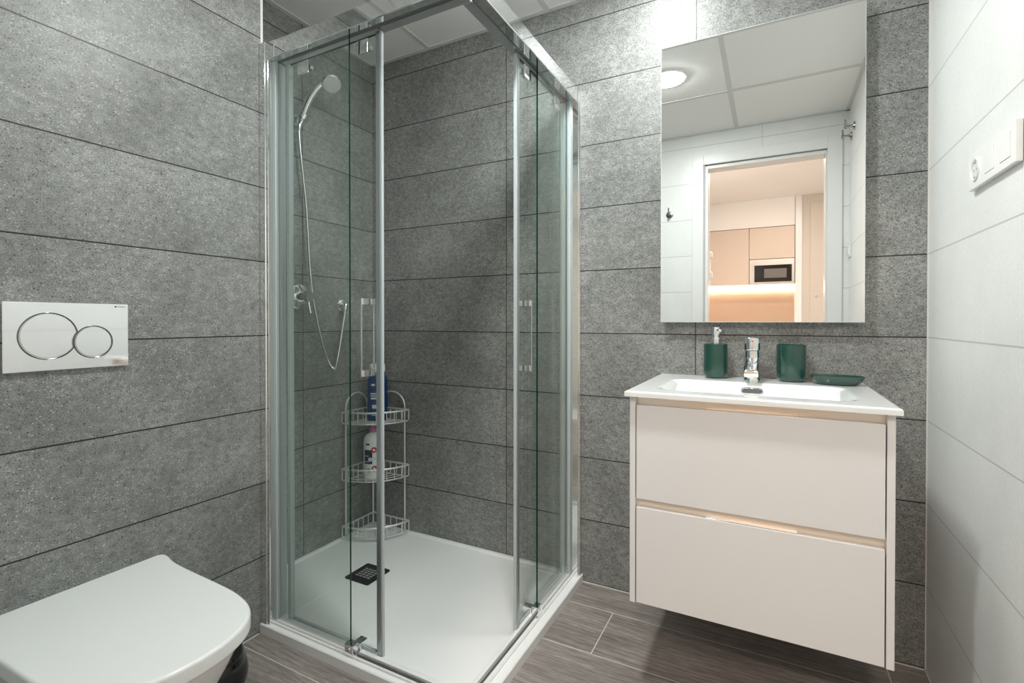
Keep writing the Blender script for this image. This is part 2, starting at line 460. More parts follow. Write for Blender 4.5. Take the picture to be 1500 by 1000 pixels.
# the doorway the camera stands in, seen in the mirror
bm = B()
box(bm, -0.492, -0.420, YD, YD + 0.012, 0, 2.190, 0.002, 1)
box(bm, 0.300, 0.378, YD, YD + 0.012, 0, 2.190, 0.002, 1)
box(bm, -0.420, 0.300, YD, YD + 0.012, 2.122, 2.190, 0.002, 1)
door = struct('door_1', bm, M['door_white'])
bm = B()
box(bm, -0.421, -0.4105, 0.0, YD + 0.002, 0, 2.140); box(bm, 0.300, 0.3175, 0.0, YD - 0.002, 0, 2.139); box(bm, -0.4105, 0.300, 0.0, YD - 0.002, 2.124, 2.139)
struct('door_slot', bm, M['groove'], door)
bm = B()
box(bm, -0.410, -0.392, -0.062, 0.055, 0, 2.122, 0.002, 1); box(bm, 0.292, 0.310, -0.062, 0.055, 0, 2.122, 0.002, 1)
box(bm, -0.392, 0.292, -0.062, 0.055, 2.098, 2.122, 0.002, 1)
struct('door_jamb', bm, M['door_white'], door)
bm = B()
box(bm, -0.490, -0.404, -0.064, -0.05, 0, 2.19); box(bm, 0.304, 0.378, -0.064, -0.05, 0, 2.19); box(bm, -0.404, 0.304, -0.064, -0.05, 2.122, 2.19)
struct('door_casing', bm, M['door_white'], door)
# kitchen beyond the door
struct('wall_kitchen_back', box(B(), KX0 - 0.1, KX1 + 0.1, KY - 0.1, KY, 0, KZ + 0.1), M['kitchen_white'])
struct('wall_kitchen_left', box(box(B(), KX0 - 0.1, KX0, KY, -0.90, 0, KZ + 0.1), KX0 - 0.1, -0.50, -0.90, -0.06, 0, KZ + 0.1), M['kitchen_white'])
struct('wall_kitchen_right', box(B(), KX1, KX1 + 0.1, KY, -0.05, 0, KZ + 0.1), M['kitchen_white'])
bm = B()
box(bm, -0.50, OX0, -0.06, -0.05, 0, KZ); box(bm, OX1, KX1, -0.06, -0.05, 0, KZ); box(bm, OX0, OX1, -0.06, -0.05, OZ, KZ)
struct('wall_kitchen_front', bm, M['kitchen_white'])
struct('ceiling_kitchen', box(B(), KX0 - 0.1, KX1 + 0.1, KY - 0.1, 0.0, KZ, KZ + 0.06), M['kitchen_white'])

# ------------------------------------------------------------------ ceiling lights
def downlight(x, y, z, mat, label, r=0.085, group=None):
    t = thing('ceiling_light', label, 'ceiling light', (x, y, z), group)
    obj('frame', lathe(B(), [(r + 0.001, 0), (r + 0.002, -0.0055), (r + 0.010, -0.005), (r + 0.012, 0.0), (r + 0.001, 0.0)], (x, y, z), n=48), M['white_plastic'], t)
    obj('diffuser', lathe(B(), [(0, -0.012), (r * 0.5, -0.0116), (r * 0.85, -0.0105), (r * 0.97, -0.0085), (r, -0.006), (r, -0.001), (0, -0.0005)], (x, y, z), n=48), mat, t)
    return t
downlight(-0.495, 0.975, ZC, M['lamp'], 'lit round white ceiling light mirrored at the left edge of the wall mirror')
downlight(-0.36, 1.600, ZC, M['lamp_b'], 'lit round ceiling light close to the grey back wall above the mirror')
downlight(0.15, -1.30, KZ, M['lamp_k'], 'warm lit round ceiling light in the kitchen beyond the doorway', 0.12)
t = thing('ceiling_vent', 'round white ring vent in the ceiling over the toilet', 'vent', (-1.28, 0.60, ZC))
obj('ring', lathe(B(), [(0.055, 0), (0.055, -0.012), (0.075, -0.014), (0.088, -0.004), (0.088, 0), (0.055, 0)], (-1.28, 0.60, ZC), n=48), M['white_plastic'], t)
obj('disc', lathe(B(), [(0, -0.010), (0.044, -0.010), (0.046, -0.006), (0.046, 0), (0, 0)], (-1.28, 0.60, ZC), n=40), M['white_plastic'], t)

# ------------------------------------------------------------------ shower tray
OUT = [(XL, 1.070), (-0.672, 1.070), (-0.672, YB - 0.001), (XS + 0.001, YB - 0.001), (XS + 0.001, 1.090), (XL, 1.090)]
def inset(front, right, back, left):
    return [(XL + 0.001, 1.070 + front), (-0.672 - right, 1.070 + front), (-0.672 - right, YB - back), (XS + left, YB - back), (XS + left, 1.070 + front), (XL, 1.070 + front)]
bm = B()
rings = []
for pts, z in ((OUT, 0.0), (OUT, 0.030), ([(p[0] + (0.002 if i in (0,) else 0), p[1]) for i, p in enumerate(inset(0.003, 0.003, 0.002, 0.002))], 0.033),
               (inset(0.062, 0.062, 0.016, 0.016), 0.033), (inset(0.072, 0.072, 0.024, 0.024), 0.0265), (inset(0.16, 0.16, 0.08, 0.08), 0.0245)):
    rings.append([bm.verts.new((p[0], p[1], z)) for p in pts])
for a, b_ in zip(rings, rings[1:]):
    for i in range(6):
        try: bm.faces.new((a[i], a[(i + 1) % 6], b_[(i + 1) % 6], b_[i]))
        except ValueError: pass
bm.faces.new(rings[-1]); bm.faces.new(rings[0][::-1])
bmesh.ops.recalc_face_normals(bm, faces=bm.faces)
tag(obj('shower_tray', bm, M['tray'], smooth=30), 'low white rectangular shower tray filling the tiled corner', 'shower tray')
# drain cover: dark square plate with slots, lying in the tray
dx, dy, dz = -1.449, 1.492, 0.0246
t = thing('drain_cover', 'square dark slotted drain cover in the white shower tray', 'drain cover', (dx, dy, dz))
obj('plate', prism(B(), rrect(dx, dy, 0.063, 0.0655, 0.008), 'z', dz, dz + 0.005, 0.0015, 2), M['drain'], t)
bm = B()
for i in range(5):
    for j in range(4):
        sx_, sy_ = dx - 0.030 + j * 0.020, dy - 0.028 + i * 0.014
        prism(bm, rrect(sx_, sy_, 0.0078, 0.0035, 0.0034, 4), 'z', dz + 0.0049, dz + 0.0056)
obj('slots', bm, M['drain_slot'], t, 'paler slots')

# ------------------------------------------------------------------ shower enclosure
t = thing('shower_enclosure', 'corner shower enclosure of clear glass with chrome rails and two half-open sliding doors', 'shower enclosure', (-0.70, 1.09, 0.033))
ZT0, ZT1 = 1.925, 1.980
def pane(bm, x0, x1, y0, y1, z0, z1):
    """glass slab: broad faces clear, narrow edges green"""
    box(bm, x0, x1, y0, y1, z0, z1)
    thin_x = (x1 - x0) < (y1 - y0)
    bm.faces.ensure_lookup_table()
    bm.normal_update()
    for f in bm.faces[-6:]:
        n = f.normal
        broad = abs(n.x) > 0.9 if thin_x else abs(n.y) > 0.9
        f.material_index = 0 if broad else 1
    return bm
GM = [M['glass'], M['glass_edge']]
# wall profiles
bm = B()
box(bm, XL + 0.0005, -1.498, 1.0745, 1.086, 0.033, ZT1 + 0.004, 0.0015, 2)
box(bm, XL + 0.0005, -1.486, 1.0770, 1.120, 0.033, ZT0, 0.0015, 2)
p = obj('wall_profile', bm, M['chrome'], t, smooth=0)
bm = B()
box(bm, -1.4862, -1.472, 1.094, 1.108, 0.045, ZT0, 0.002, 2); box(bm, -1.486, -1.478, 1.112, 1.140, 0.045, ZT0, 0.002, 2)
obj('seal_strip', bm, M['seal'], p, 'translucent grey seal strip')
bm = B()
box(bm, -0.688, -0.6765, YB - 0.029, YB - 0.0005, 0.033, ZT1 + 0.004, 0.0015, 2)
box(bm, -0.722, -0.6800, YB - 0.041, YB - 0.0005, 0.033, ZT0, 0.0015, 2)
p = obj('wall_profile', bm, M['chrome'], t, smooth=0)
bm = B()
box(bm, -0.722, -0.708, YB - 0.056, YB - 0.0418, 0.045, ZT0, 0.002, 2); box(bm, -0.752, -0.728, YB - 0.050, YB - 0.042, 0.045, ZT0, 0.002, 2)
obj('seal_strip', bm, M['seal'], p, 'translucent grey seal strip')
# top rails: tall outer face, slimmer running channel behind
bm = B()
box(bm, -1.502, -0.690, 1.078, 1.112, ZT0, ZT1, 0.0025, 2)
r_ = obj('top_rail', bm, M['chrome'], t, smooth=0)
bm = B(); box(bm, -1.490, -0.735, 1.113, 1.150, ZT0 + 0.003, ZT1 - 0.004, 0.002, 2)
obj('running_channel', bm, M['chrome_soft'], r_)
obj('gasket', box(B(), -1.490, -0.735, 1.105, 1.113, ZT0 - 0.003, ZT0 + 0.012), M['dark_seal'], r_, 'dark gasket line under the rail')
obj('end_cap', box(B(), -1.5025, -1.455, 1.0765, 1.0782, ZT0 + 0.001, ZT1 - 0.001, 0.0007, 1), M['chrome'], r_)
bm = B()
box(bm, -0.722, -0.688, 1.078, YB - 0.028, ZT0, ZT1, 0.0025, 2)
r_ = obj('top_rail', bm, M['chrome'], t, smooth=0)
bm = B(); box(bm, -0.760, -0.723, 1.150, YB - 0.042, ZT0 + 0.003, ZT1 - 0.004, 0.002, 2)
obj('running_channel', bm, M['chrome_soft'], r_)
obj('gasket', box(B(), -0.7225, -0.7215, 1.118, YB - 0.044, ZT0 - 0.003, ZT0 + 0.012), M['dark_seal'], r_, 'dark gasket line under the rail')
# fixed panes
obj('fixed_pane', pane(B(), -1.478, -1.139, 1.098, 1.104, 0.046, ZT0 + 0.004), GM, t)
obj('fixed_pane', pane(B(), -0.721, -0.715, 1.548, YB - 0.050, 0.046, ZT0 + 0.004), GM, t)
# bottom tracks
bm = B()
box(bm, -1.500, -0.690, 1.088, 1.094, 0.0332, 0.040, 0.001, 1); box(bm, -1.486, -1.130, 1.094, 1.116, 0.0332, 0.047, 0.002, 2)
b_ = obj('bottom_track', bm, M['white_plastic'], t)
bm = B(); box(bm, -1.115, -0.712, 1.101, 1.105, 0.0332, 0.040, 0.001, 1)
obj('threshold_strip', bm, M['dark_seal'], b_, 'dark strip across the door opening')
bm = B(); box(bm, -1.112, -0.725, 1.108, 1.122, 0.0332, 0.045, 0.002, 2)
obj('guide_rail', bm, M['white_plastic'], b_)
bm = B()
box(bm, -0.705, -0.699, 1.088, YB - 0.028, 0.0332, 0.040, 0.001, 1); box(bm, -0.733, -0.711, 1.560, YB - 0.042, 0.0332, 0.047, 0.002, 2)
b_ = obj('bottom_track', bm, M['white_plastic'], t)
bm = B(); box(bm, -0.721, -0.717, 1.100, 1.530, 0.0332, 0.040, 0.001, 1)
obj('threshold_strip', bm, M['dark_seal'], b_, 'dark strip across the door opening')
bm = B(); box(bm, -0.739, -0.725, 1.124, 1.530, 0.0332, 0.045, 0.002, 2)
obj('guide_rail', bm, M['white_plastic'], b_)
# bottom guides (dark metal clips holding the pane corner)
bm = B()
box(bm, -1.152, -1.117, 1.086, 1.112, 0.0400, 0.071, 0.003, 2); box(bm, -1.140, -1.112, 1.112, 1.146, 0.0440, 0.066, 0.003, 2)
cyl(bm, (-1.134, 1.084, 0.056), (-1.134, 1.087, 0.056), 0.006, 14)
obj('bottom_guide', bm, M['chrome'], t)
bm = B()
box(bm, -0.730, -0.703, 1.530, 1.562, 0.0400, 0.071, 0.003, 2); box(bm, -0.764, -0.730, 1.526, 1.552, 0.0440, 0.066, 0.003, 2)
cyl(bm, (-0.702, 1.546, 0.056), (-0.705, 1.546, 0.056), 0.006, 14)
obj('bottom_guide', bm, M['chrome'], t)
# sliding doors
def sliding_door(left):
    if left: d = obj('sliding_door', pane(B(), -1.440, -1.052, 1.127, 1.133, 0.050, 1.918), GM, t)
    else: d = obj('sliding_door', pane(B(), -0.743, -0.737, 1.442, 1.832, 0.050, 1.918), GM, t)
    def bx(bm, a0, a1, n0, n1, z0, z1, r=0.0015):
        # a runs along the door away from the opening edge, n runs out of the shower
        if left: return box(bm, -1.036 - a1, -1.036 - a0, 1.130 - n1, 1.130 - n0, z0, z1, r, 2)
        return box(bm, -0.740 + n0, -0.740 + n1, 1.426 + a0, 1.426 + a1, z0, z1, r, 2)
    def pt(a, n, z):
        return (-1.036 - a, 1.130 - n, z) if left else (-0.740 + n, 1.426 + a, z)
    bm = B(); bx(bm, 0.002, 0.019, -0.007, 0.007, 0.040, 1.922); obj('edge_profile', bm, M['door_profile'], d)
    bm = B(); bx(bm, -0.003, 0.0035, -0.005, 0.005, 0.042, 1.920, 0.0015); obj('magnetic_seal', bm, M['seal'], d, 'grey magnetic closing seal')
    bm = B(); bx(bm, 0.398, 0.412, -0.006, 0.012, 0.045, 1.915, 0.002); obj('water_seal', bm, M['seal'], d, 'translucent rear seal')
    bm = B(); bx(bm, 0.028, 0.400, -0.004, 0.004, 0.043, 0.052, 0.001); obj('bottom_seal', bm, M['seal'], d)
    bm = B()
    ah = 0.0585 if left else 0.0675
    bx(bm, ah - 0.0022, ah + 0.0022, 0.023, 0.029, 0.884, 1.124, 0.0008)
    bx(bm, ah - 0.0022, ah + 0.0022, -0.029, -0.023, 0.884, 1.124, 0.0008)
    for z in (0.895, 1.113):
        bx(bm, ah - 0.009, ah + 0.009, 0.003, 0.024, z - 0.010, z + 0.010, 0.002)
        bx(bm, ah - 0.009, ah + 0.009, -0.024, -0.003, z - 0.010, z + 0.010, 0.002)
    obj('handle', bm, M['handle'], d)
    for a in (0.075, 0.335):
        bm = B()
        bx(bm, a - 0.024, a + 0.024, 0.004, 0.009, 1.868, 1.912, 0.002)
        for q in (-0.013, 0.013):
            lathe(bm, [(0, 0), (0.010, 0), (0.010, 0.012), (0.008, 0.014), (0, 0.014)], pt(a + q, -0.004, 1.892), (0, 1, 0) if left else (-1, 0, 0), 18)
        obj('roller', bm, M['chrome'], d)
sliding_door(True); sliding_door(False)

# ------------------------------------------------------------------ shower fittings on the side wall
t = thing('shower_bracket', 'small chrome wall bracket holding the hand shower', 'bracket', (XS, 1.425, 1.905))
bm = B()
lathe(bm, [(0, 0), (0.024, 0), (0.026, 0.003), (0.024, 0.010), (0.014, 0.014), (0.012, 0.021), (0, 0.023)], (XS + 0.0005, 1.425, 1.905), (1, 0, 0), 28)
obj('base', bm, M['chrome'], t)
bm = B()
lathe(bm, [(0.0185, -0.010), (0.0225, -0.010), (0.0240, 0.010), (0.0195, 0.010), (0.0185, -0.010)], (-1.7475, 1.4285, 1.910), (0.32, 0.30, 0.9), 28)
obj('holder', bm, M['chrome'], t)
# hand shower and hose
t = thing('hand_shower', 'chrome hand shower head with ribbed hose hanging in a loop on the tiled wall', 'hand shower', (XS + 0.05, 1.43, 1.90))
hp = spline([(-1.7535, 1.4205, 1.878), (-1.748, 1.428, 1.908), (-1.738, 1.440, 1.955), (-1.722, 1.456, 2.005), (-1.700, 1.476, 2.048), (-1.682, 1.492, 2.066)], 8)
obj('handle', tube(B(), hp, 0.012, 16, rf=lambda u: 0.0108 + 0.0050 * math.sin(u ** 0.8 * PI) + 0.001 * u), M['chrome'], t)
nv = Vector((0.50, -0.25, -0.74)).normalized()
hc = Vector((-1.660, 1.504, 2.062))
h_ = obj('head', lathe(B(), [(0, -0.024), (0.016, -0.022), (0.034, -0.010), (0.041, 0.000), (0.041, 0.006), (0.038, 0.008), (0.036, 0.006), (0, 0.006)], hc, nv, 40), M['chrome'], t)
bm = B()
lathe(bm, [(0.0, 0.0055), (0.0365, 0.0055), (0.0355, 0.0095), (0.0, 0.0115)], hc, nv, 36)
qm = Vector((0, 0, 1)).rotation_difference(nv).to_matrix()
for ring, cnt in ((0.010, 6), (0.019, 12), (0.028, 18)):
    for k in range(cnt):
        a = 2 * PI * k / cnt
        c = hc + qm @ Vector((ring * math.cos(a), ring * math.sin(a), 0.0095))
        cyl(bm, c, c + nv * 0.0035, 0.0014, 6)
obj('spray_face', bm, M['satin_head'], h_, 'grey spray face with nozzles')
bm = B()
cyl(bm, (-1.756, 1.417, 1.853), (-1.7535, 1.4205, 1.880), 0.0095, 16, 0.001)
obj('hose_nut', bm, M['chrome'], t)
hose = spline([(-1.756, 1.417, 1.855), (-1.757, 1.421, 1.80), (-1.756, 1.432, 1.70), (-1.756, 1.452, 1.54), (-1.756, 1.462, 1.40), (-1.756, 1.472, 1.26), (-1.756, 1.492, 1.125),
               (-1.756, 1.527, 0.985), (-1.756, 1.566, 0.880), (-1.756, 1.592, 0.842), (-1.757, 1.611, 0.848), (-1.758, 1.629, 0.905), (-1.759, 1.650, 1.000), (-1.760, 1.668, 1.085), (-1.761, 1.671, 1.100)], 26)
nn = len(hose)
obj('hose', tube(B(), hose, 0.0062, 10, rf=lambda u: 0.0062 + 0.0006 * math.sin(u * nn * PI)), M['hose'], t)
# mixer valve
vy, vz = 1.452, 1.158
t = thing('shower_mixer', 'round chrome shower mixer valve with short lever on the tiled side wall', 'shower mixer', (XS, vy, vz))
obj('escutcheon', lathe(B(), [(0, 0), (0.054, 0), (0.055, 0.003), (0.050, 0.008), (0.030, 0.011), (0, 0.011)], (XS + 0.0005, vy, vz), (1, 0, 0), 48), M['chrome'], t)
bm = B()
lathe(bm, [(0, 0.011), (0.024, 0.011), (0.024, 0.034), (0.0225, 0.036), (0.0225, 0.039), (0.024, 0.041), (0.024, 0.064), (0.021, 0.068), (0, 0.069)], (XS, vy, vz), (1, 0, 0), 32)
obj('cartridge_body', bm, M['chrome'], t)
bm = B()
tube(bm, spline([(XS + 0.056, vy, vz - 0.016), (XS + 0.058, vy, vz - 0.032), (XS + 0.062, vy + 0.001, vz - 0.052), (XS + 0.067, vy + 0.002, vz - 0.072)], 6), 0.006, 12, rf=lambda u: 0.0075 - 0.002 * u)
obj('lever', bm, M['chrome'], t)
# hose outlet elbow
ey, ez = 1.690, 1.130
t = thing('hose_outlet', 'small round chrome hose outlet on the wall beside the hose loop', 'wall outlet', (XS, ey, ez))
obj('rosette', lathe(B(), [(0, 0), (0.031, 0), (0.032, 0.003), (0.028, 0.008), (0, 0.010)], (XS + 0.0005, ey, ez), (1, 0, 0), 36), M['chrome'], t)
bm = B()
tube(bm, spline([(XS + 0.008, ey - 0.002, ez + 0.008), (XS + 0.030, ey - 0.008, ez + 0.006), (XS + 0.039, ey - 0.016, ez - 0.010), (XS + 0.039, ey - 0.019, ez - 0.030)], 6), 0.013, 16, rf=lambda u: 0.0165 - 0.007 * u)
obj('elbow', bm, M['chrome'], t)

# ------------------------------------------------------------------ corner wire shelf
CX, CY_ = XS + 0.022, YB - 0.022         # wire corner
t = thing('corner_shelf', 'three-tier chrome wire corner shelf standing in the shower', 'corner shelf', (CX, CY_, 0.027))
LY, RX = 1.690, -1.574
ends = {'L': Vector((CX, LY, 0)), 'R': Vector((RX, CY_, 0)), 'C': Vector((CX + 0.004, CY_ - 0.004, 0))}
for k, top in (('L', 0.640), ('R', 0.640), ('C', 0.640)):
    e = ends[k]
    bm = B()
    if k == 'C':
        tube(bm, [(e.x, e.y, 0.0345), (e.x, e.y, top)], 0.0042, 12)
    else:
        mid = ends['C']; d = (mid - e)
        pts = [(e.x, e.y, 0.0345), (e.x, e.y, 0.640)]
        W_ = d.length * 0.78
        dn = d.normalized()
        cc = e + dn * (W_ / 2)
        arc = [(cc.x - dn.x * W_ / 2 * math.cos(a), cc.y - dn.y * W_ / 2 * math.cos(a), 0.640 + 0.068 * math.sin(a)) for a in [PI * i / 16 for i in range(1, 17)]]
        pts += arc
        f = e + dn * W_
        pts += [(f.x, f.y, 0.60), (f.x, f.y, 0.565)]
        tube(bm, pts, 0.0042, 12)
    obj('post', bm, M['steel_wire'], t)
def quarter(z, off=0.0, n=26):
    """basket outline: along both walls and round the bulging front"""
    L = Vector((CX + 0.004, LY - 0.026 + off, z)); R = Vector((RX + 0.028 - off, CY_ - 0.004, z)); K = Vector((CX + 0.004 + off, CY_ - 0.004 - off, z))
    ctrl = (L + R) / 2 + Vector((1, -1, 0)).normalized() * (0.112 - off)
    front = []
    for i in range(n + 1):
        u = i / n
        front.append(L * (1 - u) ** 2 + ctrl * 2 * u * (1 - u) + R * u * u)
    L2 = L + Vector((off, 0, 0)); R2 = R - Vector((0, off, 0))
    return front, K
for zr, zf in ((0.627, 0.572), (0.362, 0.305), (0.092, 0.040)):
    fr, K = quarter(zr, 0.0)
    ff, KF = quarter(zf, 0.010)
    bm = B()
    # floor: frame plus wires fanning parallel to the front
    tube(bm, ff + [KF], 0.0033, 8, closed=True)
    for s in (0.18, 0.34, 0.50, 0.66, 0.82):
        tube(bm, [KF.lerp(q_, s) for q_ in ff], 0.0025, 7)
    tube(bm, [KF, ff[13]], 0.0028, 7)
    bk = obj('basket', bm, M['steel_wire'], t)
    bm = B(); tube(bm, fr + [K], 0.0044, 10, closed=True); obj('rim', bm, M['steel_wire'], bk)
    wires = [(fr[i], ff[i]) for i in (0, 3, 6, 9, 13, 17, 20, 23, 26)]
    for a_, b2, a2, b3 in ((fr[0], K, ff[0], KF), (fr[-1], K, ff[-1], KF)):
        wires += [(a_.lerp(b2, s), a2.lerp(b3, s)) for s in (0.17, 0.34, 0.5, 0.66, 0.83)]
    for u1, u2 in wires:
        obj('upright', tube(B(), [u1, Vector((u1.x, u1.y, zf + 0.008)), u2], 0.0024, 7), M['steel_wire'], bk)

# bottles on it
def wrap(bm, c, r, a0, pts, mi=0, sx=1.0, sy=1.0, rot=0.0, lift=0.0006):
    """flat outline (arc length, height) laid on an upright bottle of radius r round axis c"""
    vs = []
    for u, z in pts:
        a = a0 + u / r
        x, y = (r + lift) * sx * math.cos(a), (r + lift) * sy * math.sin(a)
        vs.append(bm.verts.new((c[0] + x * math.cos(rot) - y * math.sin(rot), c[1] + x * math.sin(rot) + y * math.cos(rot), c[2] + z)))
    f = bm.faces.new(vs); f.material_index = mi
def disc2(u, z, r, n=16): return [(u + r * math.cos(2 * PI * i / n), z + r * math.sin(2 * PI * i / n)) for i in range(n)]
def rect2(u0, u1, z0, z1): 
    k = max(2, int(abs(u1 - u0) / 0.004) + 1)
    return [(u0 + (u1 - u0) * i / k, z0) for i in range(k + 1)] + [(u1 + (u0 - u1) * i / k, z1) for i in range(k + 1)]
FACE = math.atan2(-1.79, 1.68)       # towards the doorway
c = (-1.688, 1.806, 0.5755)
t = thing('shower_gel_bottle', 'big blue bottle with white cap on the top shelf basket', 'bottle', c)
kx, ky = 1.0, 0.62
prof = [(0, 0), (0.044, 0), (0.048, 0.005), (0.049, 0.03), (0.0475, 0.12), (0.046, 0.195), (0.040, 0.212), (0.026, 0.224), (0.020, 0.228), (0.020, 0.234), (0, 0.234)]
rot = FACE + PI / 2
obj('body', lathe(B(), prof, c, n=48, sx=kx, sy=ky, spin=rot), M['blue'], t)
bm = B()
lathe(bm, [(0, 0.234), (0.035, 0.234), (0.036, 0.237), (0.036, 0.268), (0.033, 0.272), (0, 0.272)], c, n=36, sx=1.0, sy=0.75, spin=rot)
obj('cap', bm, M['white_plastic'], t, 'white flip cap')
a0 = -PI / 2
for (u0, u1, z0, z1) in ((-0.030, -0.012, 0.168, 0.178), (-0.034, 0.016, 0.128, 0.134), (-0.034, 0.010, 0.118, 0.123), (-0.032, 0.002, 0.104, 0.113), (-0.026, -0.004, 0.060, 0.078), (-0.030, -0.010, 0.036, 0.040), (-0.028, 0.0, 0.026, 0.030)):
    bm = B()
    wrap(bm, c, 0.0485, a0, rect2(u0, u1, z0, z1), sx=kx, sy=ky, rot=rot, lift=0.0010)
    obj('printed_mark', bm, M['pale_print'], t, 'pale printed mark')
c = (-1.690, 1.778, 0.3085)
t = thing('shampoo_bottle', 'white bottle with pink pump on the middle shelf basket', 'bottle', c)
prof = [(0, 0), (0.041, 0), (0.045, 0.004), (0.0455, 0.02), (0.0455, 0.172), (0.043, 0.188), (0.034, 0.202), (0.020, 0.210), (0.017, 0.212), (0.017, 0.218), (0, 0.218)]
obj('body', lathe(B(), prof, c, n=48), M['bottle_white'], t)
bm = B()
cyl(bm, (c[0], c[1], c[2] + 0.214), (c[0], c[1], c[2] + 0.234), 0.0185, 24, 0.002)
cyl(bm, (c[0], c[1], c[2] + 0.234), (c[0], c[1], c[2] + 0.243), 0.006, 14)
obj('pump', bm, M['pink'], t, 'pink pump collar')
PR = [M['red_print'], M['purple_print'], M['green_print'], M['pale_print']]
def mark(nm, pts, mi, lift, parent, lab):
    bm = B(); wrap(bm, c, 0.0455, FACE, pts, 0, lift=lift); return obj(nm, bm, PR[mi], parent, lab)
lb = mark('label', rect2(-0.044, -0.004, 0.072, 0.138), 1, 0.0008, t, 'dark purple label patch')
for u, z, r, mi in ((0.004, 0.138, 0.014, 0), (0.006, 0.050, 0.014, 0), (-0.020, 0.043, 0.009, 2), (-0.013, 0.094, 0.010, 3), (0.006, 0.098, 0.008, 3)):
    mark('printed_round', disc2(u, z, r), mi, 0.0013 + 0.0003 * mi, lb, ('red', 'purple', 'green', 'pale')[mi] + ' printed round')
mark('printed_line', rect2(-0.036, -0.016, 0.160, 0.168), 1, 0.0009, lb, 'dark printed line')
mark('printed_line', rect2(-0.040, -0.020, 0.108, 0.112), 3, 0.0024, lb, 'pale printed line')
mark('printed_line', rect2(-0.040, -0.018, 0.082, 0.085), 3, 0.0024, lb, 'pale printed line')

# ------------------------------------------------------------------ toilet
TC = 0.540
t = thing('toilet', 'white wall-hung toilet with closed lid under the flush plate', 'toilet', (XL, TC, 0.08))
half_r = [(-1.462, 0.186), (-1.455, 0.195), (-1.443, 0.198), (-1.425, 0.196), (-1.40, 0.190), (-1.36, 0.1845), (-1.30, 0.181), (-1.20, 0.1775), (-1.12, 0.1735), (-1.07, 0.166), (-1.03, 0.155), (-0.998, 0.138), (-0.973, 0.114), (-0.955, 0.083), (-0.943, 0.045), (-0.939, 0.0)]
def outline(scale_w=1.0, dxf=0.0, x_back=None):
    pts = spline([(x, h, 0) for x, h in half_r], 3)
    right = [(p.x, p.y) for p in pts]
    full = [(x, TC + h * scale_w) for x, h in right] + [(x, TC - h * scale_w) for x, h in right[-2::-1]]
    return [(min(x, 9) - dxf * max(0, (x + 1.46) / 0.52), y) for x, y in full]
bm = B()
po = outline()
prism(bm, po, 'z', 0.391, 0.426, 0.007, 3)
obj('lid', bm, M['lid'], t, smooth=35)
for q in (-0.11, 0.11):
    obj('hinge', cyl(B(), (-1.480, TC + q - 0.02, 0.402), (-1.480, TC + q + 0.02, 0.402), 0.012, 16, 0.002), M['chrome'], t, 'chrome lid hinge')
# bowl: lofted rings down to the narrow foot
def bowl_ring(z, hw, xf, nose, xb=XL + 0.001):
    pts = []
    n = 22
    for i in range(n + 1):
        u = i / n
        # superellipse plan from the wall to the nose
        a = u * PI / 2
        x = xb + (xf - xb) * (math.sin(a) ** 0.62)
        y = hw * (math.cos(a) ** nose)
        pts.append((x, y))
    full = [(x, TC + y, z) for x, y in pts] + [(x, TC - y, z) for x, y in pts[-2::-1]]
    return full
bm = B(); rings = []
for z, hw, xf, nose in ((0.070, 0.080, -1.300, 0.60), (0.078, 0.095, -1.268, 0.58), (0.13, 0.112, -1.180, 0.55), (0.20, 0.130, -1.090, 0.52), (0.27, 0.146, -1.028, 0.50), (0.33, 0.158, -0.992, 0.48), (0.375, 0.165, -0.968, 0.46), (0.390, 0.167, -0.962, 0.46)):
    rings.append([bm.verts.new(p) for p in bowl_ring(z, hw, xf, nose)])
for a, b_ in zip(rings, rings[1:]):
    n = len(a)
    for i in range(n): bm.faces.new((a[i], a[(i + 1) % n], b_[(i + 1) % n], b_[i]))
bm.faces.new(rings[0][::-1]); bm.faces.new(rings[-1])
bmesh.ops.recalc_face_normals(bm, faces=bm.faces)
obj('bowl', bm, M['ceramic'], t, smooth=50)

# flush plate
XP = XL + 0.012
py0, py1, pz0, pz1 = 0.441, 0.686, 0.936, 1.099
t = thing('flush_plate', 'chrome flush plate with two round buttons on the left wall', 'flush plate', (XL, 0.5635, 1.0175))
obj('plate', box(B(), XL + 0.0005, XP, py0, py1, pz0, pz1, 0.0025, 2), M['chrome'], t)
c1, r1, c2, r2 = (0.5215, 1.0185), 0.0555, (0.6085, 1.002), 0.0405
def circ(c, r, n=72): return [(c[0] + r * math.cos(2 * PI * i / n), c[1] + r * math.sin(2 * PI * i / n)) for i in range(n)]
def big_outline(r, gap):
    out = []
    pts = circ(c1, r, 120)
    keep = [p for p in pts if math.hypot(p[0] - c2[0], p[1] - c2[1]) > r2 + gap]
    k0 = next(i for i in range(len(pts)) if pts[i] in keep and pts[i - 1] not in keep)
    seq = [pts[(k0 + j) % len(pts)] for j in range(len(keep))]
    # come back along the small button's rim
    a_s = math.atan2(seq[-1][1] - c2[1], seq[-1][0] - c2[0]); a_e = math.atan2(seq[0][1] - c2[1], seq[0][0] - c2[0])
    if a_s < 0: a_s += 2 * PI
    if a_e < 0: a_e += 2 * PI
    for j in range(1, 12):
        a = a_s + (a_e - a_s) * j / 12
        seq.append((c2[0] + (r2 + gap) * math.cos(a), c2[1] + (r2 + gap) * math.sin(a)))
    return seq
obj('large_button', prism(B(), big_outline(r1 - 0.0035, 0.0035), 'x', XP - 0.002, XP + 0.0022, 0.0014, 2), M['chrome'], t)
obj('small_button', prism(B(), circ(c2, r2 - 0.0035), 'x', XP - 0.002, XP + 0.0022, 0.0014, 2), M['chrome'], t)
bm = B()
tube(bm, [(XP + 0.0004, y, z) for y, z in big_outline(r1 - 0.0008, 0.0008)], 0.0016, 8, closed=True)
